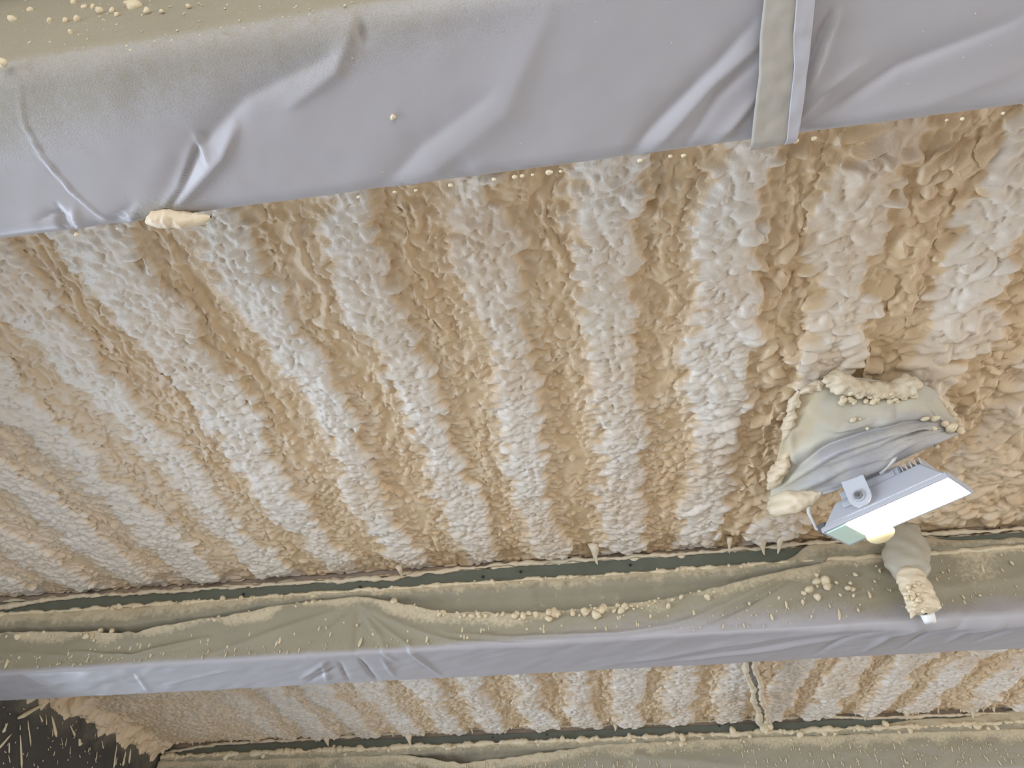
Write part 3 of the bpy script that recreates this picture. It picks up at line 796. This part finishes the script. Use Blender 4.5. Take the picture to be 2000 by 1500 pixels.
pyobj('strap_band', vs, fs, M_STRAP, st, False)
for sx, sd in ((-1, 5), (1, 9)):
    blob_tube('foam_edge', [q0.lerp(q1, i / 8) + Vector((sx * (0.024 + 0.008 * math.sin(i * 1.9 + sd)), 0, -0.010)) for i in range(9)], [0.010, 0.016, 0.012, 0.018, 0.012, 0.020, 0.014, 0.022, 0.02], M_BLOB, st, 0.4, 0.03, 430 + sd)
for dx, dz, r in ((-0.02, -0.035, .026), (0.022, -0.03, .024), (0.0, -0.01, .03), (-0.035, 0.02, .03), (-0.01, -0.06, .018)):
    p = at_Y(1495, 1408, 5.15)
    lump('foam_blob', rel(st, p + Vector((dx, 0, dz))), (r, r, r * 1.2), st)

# ------------------------------------------------------------------ foam streaks on the dark wall
def at_X(x, y, X):
    a, b, u = ray(x, y); t = X / a
    return Vector((X, b * t, CAMZ + u * t))
rw = random.Random(12)
WS = [((85, 1375), (38, 1402), 9), ((40, 1442), (42, 1500), 4.5), ((55, 1412), (60, 1455), 3), ((102, 1402), (110, 1438), 6), ((138, 1418), (146, 1438), 3.5), ((20, 1436), (0, 1460), 5),
      ((14, 1414), (6, 1430), 6), ((78, 1398), (83, 1410), 3.5), ((155, 1444), (157, 1456), 8), ((228, 1458), (222, 1500), 4), ((245, 1470), (240, 1495), 5), ((255, 1465), (252, 1490), 5), ((18, 1452), (18, 1470), 3)]
for _ in range(85):
    x = rw.uniform(0, 290); y = rw.uniform(1380, 1500)
    if x > 110 + (y - 1375) * 1.35: continue
    l = rw.choice([2, 3, 3, 5, 8, 14]); WS.append(((x, y), (x + rw.uniform(-3, 3), y + l), rw.uniform(1.0, 2.6)))
for k, (a, b, w) in enumerate(WS):
    pa, pb = at_X(*a, XL + 0.006), at_X(*b, XL + 0.006)
    r = w * 0.0026 * 0.5
    tube('foam_streak', [pa.lerp(pb, t) + Vector((0, rw.uniform(-.3, .3) * r, 0)) for t in (-.1, .15, .5, .85, 1.05)], [r * .4, r * .8, r * .9, r * 1.2, r * .5], M_CRUMB, wl, 6, 0.25, k)

# ------------------------------------------------------------------ floodlight
M_HOUSE = plain('grey_lamp_housing', (0.42, 0.43, 0.46), 0.45)
M_YOKE = plain('light_grey_bracket', (0.50, 0.51, 0.54), 0.4)
M_CABLE = plain('white_cable', (0.55, 0.54, 0.50), 0.5)
M_BOLTM = plain('zinc_bolt', (0.35, 0.35, 0.36), 0.35, 0.7)
M_DARK = plain('dark_rubber', (0.10, 0.10, 0.10), 0.6)
m, nt, bs = mat_new('lit_led_glass')
bs.inputs['Base Color'].default_value = (0.9, 0.9, 0.9, 1)
bs.inputs['Emission Color'].default_value = (1.0, 0.98, 0.93, 1); bs.inputs['Emission Strength'].default_value = 14
M_GLOW = m
m, nt, bs = mat_new('green_glass_rim')
bs.inputs['Base Color'].default_value = (0.62, 0.80, 0.70, 1); bs.inputs['Roughness'].default_value = 0.15
M_RIM = m
lampC = Vector((0.900, 1.965, H(1.10)))
ax = Vector((0.730, -0.683, 0.0)).normalized(); n0 = Vector((0, 0, -1)); ay0 = Vector((0, 0, 1)).cross(ax)
TILT = math.radians(3)
nn = (n0 * math.cos(TILT) + ay0 * math.sin(TILT)).normalized(); az = -nn; ay = az.cross(ax)
lamp = empty('flood_light')
lamp.matrix_world = Matrix.Translation(lampC) @ Matrix((ax, ay, az)).transposed().to_4x4()
tag(lamp, 'bright grey floodlight hanging under plastic, its long glass glowing white', 'lamp')
def lmesh(name, bm, mat, parent, smooth=False):
    me = bpy.data.meshes.new(name); bm.to_mesh(me); bm.free(); me.materials.append(mat)
    if smooth: me.shade_smooth()
    return link(bpy.data.objects.new(name, me), parent)
def lbox(name, c, s, mat, parent, bevel=0.003, taper=1.0):
    bm = bmesh.new(); bmesh.ops.create_cube(bm, size=1)
    for v in bm.verts:
        k = taper if v.co.z > 0 else 1.0
        v.co = Vector((c[0] + v.co.x * s[0] * k, c[1] + v.co.y * s[1] * k, c[2] + v.co.z * s[2]))
    if bevel: bmesh.ops.bevel(bm, geom=bm.edges[:], offset=bevel, segments=2, affect='EDGES', profile=0.5)
    return lmesh(name, bm, mat, parent)
LL, LW = 0.40, 0.155
for nm, c, s in (('front_frame', (0, LW / 2, 0.010), (LL, 0.010, 0.016)), ('front_frame', (0, -LW / 2, 0.010), (LL, 0.010, 0.016)),
                 ('front_frame', (LL / 2, 0, 0.010), (0.010, LW, 0.016)), ('front_frame', (-LL / 2, 0, 0.010), (0.010, LW, 0.016))):
    lbox(nm, c, s, M_HOUSE, lamp)
lbox('housing', (0, 0, 0.055), (LL - 0.01, LW - 0.005, 0.07), M_HOUSE, lamp, 0.006, 0.72)
lbox('driver_box', (-0.02, 0, 0.103), (0.20, 0.09, 0.035), M_HOUSE, lamp, 0.005)
for i in range(7):
    lbox('cooling_fin', (0.06 + i * 0.014, 0, 0.095), (0.003, 0.10, 0.03), M_HOUSE, lamp, 0)
lbox('light_panel', (0.035, 0, 0.004), (LL - 0.085, LW - 0.02, 0.006), M_GLOW, lamp, 0)
lbox('glass_rim', (-LL / 2 + 0.038, 0, 0.003), (0.068, LW - 0.02, 0.006), M_RIM, lamp, 0.001)
lbox('side_clip', (-0.095, -LW / 2 + 0.012, 0.06), (0.035, 0.02, 0.018), M_HOUSE, lamp, 0.003)
lbox('cable_gland', (-LL / 2 - 0.012, -0.03, 0.035), (0.03, 0.04, 0.03), M_DARK, lamp, 0.004)
yoke = lbox('bracket', (0, 0, 0.20), (0.05, LW + 0.03, 0.004), M_YOKE, lamp, 0.001)
for v in yoke.data.vertices: v.co.x += -0.045
def arm(sy):
    bm = bmesh.new(); r = 0.036; z0 = 0.056; pts = []
    for i in range(13):
        a = math.pi + math.pi * i / 12; pts.append((r * math.cos(a), z0 + r * math.sin(a)))
    pts += [(r, 0.20), (-r, 0.20)]
    y = sy * (LW / 2 + 0.013)
    f = [bm.verts.new((p[0] - 0.045, y, p[1])) for p in pts]; g = [bm.verts.new((p[0] - 0.045, y + sy * 0.004, p[1])) for p in pts]
    bm.faces.new(f); bm.faces.new(g[::-1])
    for i in range(len(pts)):
        j = (i + 1) % len(pts); bm.faces.new([f[i], g[i], g[j], f[j]])
    bmesh.ops.recalc_face_normals(bm, faces=bm.faces)
    a = lmesh('bracket_arm', bm, M_YOKE, lamp)
    for rad, dep, col in ((0.020, 0.004, M_HOUSE), (0.014, 0.010, M_BOLTM), (0.006, 0.014, M_DARK)):
        bm = bmesh.new()
        bmesh.ops.create_cone(bm, cap_ends=True, segments=6 if rad == 0.014 else 20, radius1=rad, radius2=rad, depth=dep,
                              matrix=Matrix.Translation((-0.045, y + sy * (0.004 + dep / 2), z0)) @ Matrix.Rotation(math.pi / 2, 4, 'X'))
        lmesh('bolt', bm, col, a)
arm(-1); arm(1)
tube('power_cable', [(-0.20, -0.03, 0.035), (-0.235, -0.035, 0.045), (-0.235, -0.05, 0.10), (-0.20, -0.07, 0.16), (-0.16, -0.06, 0.24)], [0.0065] * 5, M_CABLE, lamp, 8, local=True)
tube('power_cable', [(0.03, -0.06, 0.11), (0.09, -0.09, 0.115), (0.14, -0.10, 0.15), (0.17, -0.09, 0.20), (0.19, -0.07, 0.25)], [0.006] * 5, M_CABLE, lamp, 8, local=True)
m, nt, bs = mat_new('yellow_foam_on_glass'); bs.inputs['Base Color'].default_value = (0.80, 0.68, 0.38, 1); bs.inputs['Roughness'].default_value = 0.5
bs.inputs['Subsurface Weight'].default_value = 0.0
DOME = lump_mesh('foam_blob', 77, 3, (1, 1, 1), 0.08); DOME.materials.append(m)
o = lump('foam_blob', (-0.085, 0.055, -0.012), (0.045, 0.035, 0.028), lamp, me=DOME)

# plastic cover draped over the lamp bracket
ctrl = [
    [(1562, 768, 1.365), (1640, 738, 1.375), (1735, 745, 1.375), (1815, 755, 1.37), (1850, 800, 1.365)],
    [(1530, 850, 1.34), (1620, 832, 1.30), (1720, 812, 1.285), (1800, 808, 1.29), (1872, 825, 1.33)],
    [(1512, 925, 1.315), (1600, 892, 1.265), (1700, 862, 1.245), (1790, 842, 1.25), (1884, 838, 1.30)],
    [(1505, 985, 1.295), (1600, 962, 1.235), (1692, 928, 1.215), (1790, 882, 1.222), (1886, 842, 1.285)],
    [(1520, 1000, 1.36), (1610, 955, 1.31), (1700, 905, 1.30), (1790, 868, 1.31), (1888, 840, 1.34)],
]
C = np.array([[at_h(*p)[:] for p in row] for row in ctrl])
G = cr_up(C, 90); G = np.swapaxes(cr_up(np.swapaxes(G, 0, 1), 100), 0, 1)
V, U = np.meshgrid(np.linspace(0, 1, 90), np.linspace(0, 1, 100), indexing='ij')
dv = np.zeros_like(U)
for pts, w, h in [([(0.0, .62), (.3, .44), (.6, .40), (.95, .30)], .05, -.022), ([(0.05, .62), (.35, .50), (.6, .47), (.9, .45)], .05, .020), ([(.1, .70), (.4, .62), (.6, .63)], .03, .012), ([(.62, .55), (.85, .50)], .04, -.016), ([(.0, .72), (.3, .72)], .05, -.012), ([(.5, .62), (.6, .66), (.9, .56)], .02, .009), ([(.02, .2), (.12, .5)], .03, .014), ([(.1, .12), (.3, .30), (.45, .32)], .04, .016), ([(.55, .10), (.60, .34)], .03, -.010), ([(.75, .12), (.95, .36)], .03, .012), ([(.1, .78), (.35, .80), (.5, .74)], .025, .012), ([(.25, .57), (.55, .54), (.85, .40)], .02, .010), ([(.62, .50), (.72, .56), (.92, .47)], .015, .012)]:
    dv = dv + crease(U, V, pts, w, h, 0.4)
dv = dv + 0.007 * vnoise(U, V, 0.10, 301) + 0.008 * vnoise(U, V, 0.3, 302)
G = G + dv[..., None] * np.array([-0.25, -0.55, -0.8])
sprayc = 0.20 * vnoise(U, V, 0.08, 305) + 0.35 + 0.55 * (1 - sstep(.20, .42, V + 0.18 * (U - .4))) + 0.6 * (1 - sstep(0.0, .32, U)) + 0.25 * sstep(.85, 1, U)
M_FILM2 = plastic_material('misted_grey_film', (0.33, 0.32, 0.33), (0.50, 0.47, 0.37))
cover = gridobj('plastic_cover', G, M_FILM2, None, {'spray': sprayc}, solid=0.0015, flip=True)
tag(cover, 'crumpled misted plastic cover draped over the floodlight bracket below a foam lump', 'plastic cover')
rc = random.Random(5)
blob_tube('foam_roll', [at_h(x, y, h) for x, y, h in [(1606, 738, 1.352), (1630, 744, 1.348), (1662, 756, 1.342), (1700, 764, 1.338), (1740, 762, 1.342), (1775, 752, 1.348), (1800, 752, 1.352)]],
          [0.006, 0.030, 0.026, 0.024, 0.027, 0.030, 0.008], M_BLOB, cover, 0.30, 0.022, 401)
blob_tube('foam_lump', [at_h(x, y, h) for x, y, h in [(1505, 995, 1.30), (1522, 988, 1.275), (1550, 978, 1.25), (1585, 968, 1.24), (1605, 962, 1.235)]],
          [0.008, 0.042, 0.040, 0.022, 0.004], M_BLOB, cover, 0.28, 0.03, 405)
blob_tube('foam_lump', [at_h(x, y, h) for x, y, h in [(1500, 955, 1.31), (1515, 935, 1.30), (1530, 905, 1.305), (1542, 880, 1.32)]],
          [0.006, 0.026, 0.022, 0.005], M_BLOB, cover, 0.35, 0.025, 407)
for q, (pth, rad_) in enumerate([([(1560, 762, 1.365), (1548, 795, 1.352), (1540, 830, 1.345), (1530, 862, 1.338)], 0.015), ([(1830, 772, 1.36), (1850, 795, 1.36), (1862, 818, 1.335), (1880, 838, 1.315)], 0.013), ([(1560, 770, 1.36), (1590, 755, 1.362), (1612, 745, 1.365)], 0.018)]):
    blob_tube('foam_edge', [at_h(*p) for p in pth], [0.004] + [rad_] * (len(pth) - 1) + [0.004], M_BLOB, cover, 0.45, 0.022, 440 + q)
for x, y, h, r in [(1830, 872, 1.25, 4), (1806, 818, 1.275, 6), (1826, 818, 1.275, 6), (1810, 836, 1.262, 5), (1822, 836, 1.262, 5), (1858, 835, 1.27, 11), (1845, 828, 1.275, 7), (1876, 840, 1.28, 7), (1667, 820, 1.29, 5), (1680, 819, 1.285, 2.5), (1694, 837, 1.27, 2.5)]:
    s = r * 0.0017
    lump('foam_blob', at_h(x, y, h), (s * 1.3, s, s * 0.8), cover, (rc.uniform(-.4, .4), rc.uniform(-.4, .4), rc.uniform(0, 6)))
for _ in range(45):
    x = rc.uniform(1640, 1790); y = 782 + 0.0009 * (x - 1700) ** 2 * -1 + rc.gauss(0, 7); sz = rc.uniform(.004, .011)
    lump('foam_blob', at_h(x, y, 1.322), (sz, sz, sz), cover, (rc.uniform(0, 6), 0, rc.uniform(0, 6)))

# foam-crusted strap end hanging in front of the second beam
sg = empty('foam_stub', at_Y(1770, 1060, 2.60))
tag(sg, 'foam-crusted stub with plastic wrap dangling before the second beam under the floodlight', 'foam stub')
M_WRAP = plain('pale_grey_wrap', (0.42, 0.385, 0.30), 0.45, 0, 25, 0.12)
pp = [(1775, 1025, 20), (1772, 1050, 32), (1770, 1080, 38), (1772, 1105, 36), (1778, 1130, 27), (1782, 1145, 20), (1786, 1152, 4)]
blob_tube('plastic_wrap', [at_Y(x, y, 2.615) for x, y, _ in pp], [w * 0.0021 for _, _, w in pp], M_WRAP, sg, 0.10, 0.06, 411, flat=0.6)
pp = [(1772, 1105, 3), (1775, 1118, 22), (1784, 1138, 24), (1792, 1158, 25), (1799, 1178, 26), (1804, 1193, 24), (1806, 1199, 4)]
blob_tube('foam_crust', [at_Y(x, y, 2.555) for x, y, _ in pp], [w * 0.0021 for _, _, w in pp], M_BLOB, sg, 0.15, 0.026, 415, flat=0.7)
for _ in range(26):
    t = rc.random(); x = 1778 + 26 * t + rc.uniform(-22, 22); y = 1135 + 60 * t
    lump('foam_blob', rel(sg, at_Y(x, y, 2.52)), [rc.uniform(.005, .010)] * 3, sg)
tube('torn_tip', [at_Y(1785, 1180, 2.58), at_Y(1784, 1196, 2.57), at_Y(1779, 1207, 2.56)], [0.018, 0.012, 0.003], M_BLOB, sg, 8, 0.2, 6)
tube('white_rod_end', [at_Y(1806, 1188, 2.60), at_Y(1812, 1200, 2.60), at_Y(1817, 1216, 2.60)], [0.022, 0.024, 0.020], plain('white_plastic', (0.75, 0.74, 0.72), 0.4), sg, 12, 0.04, 7)
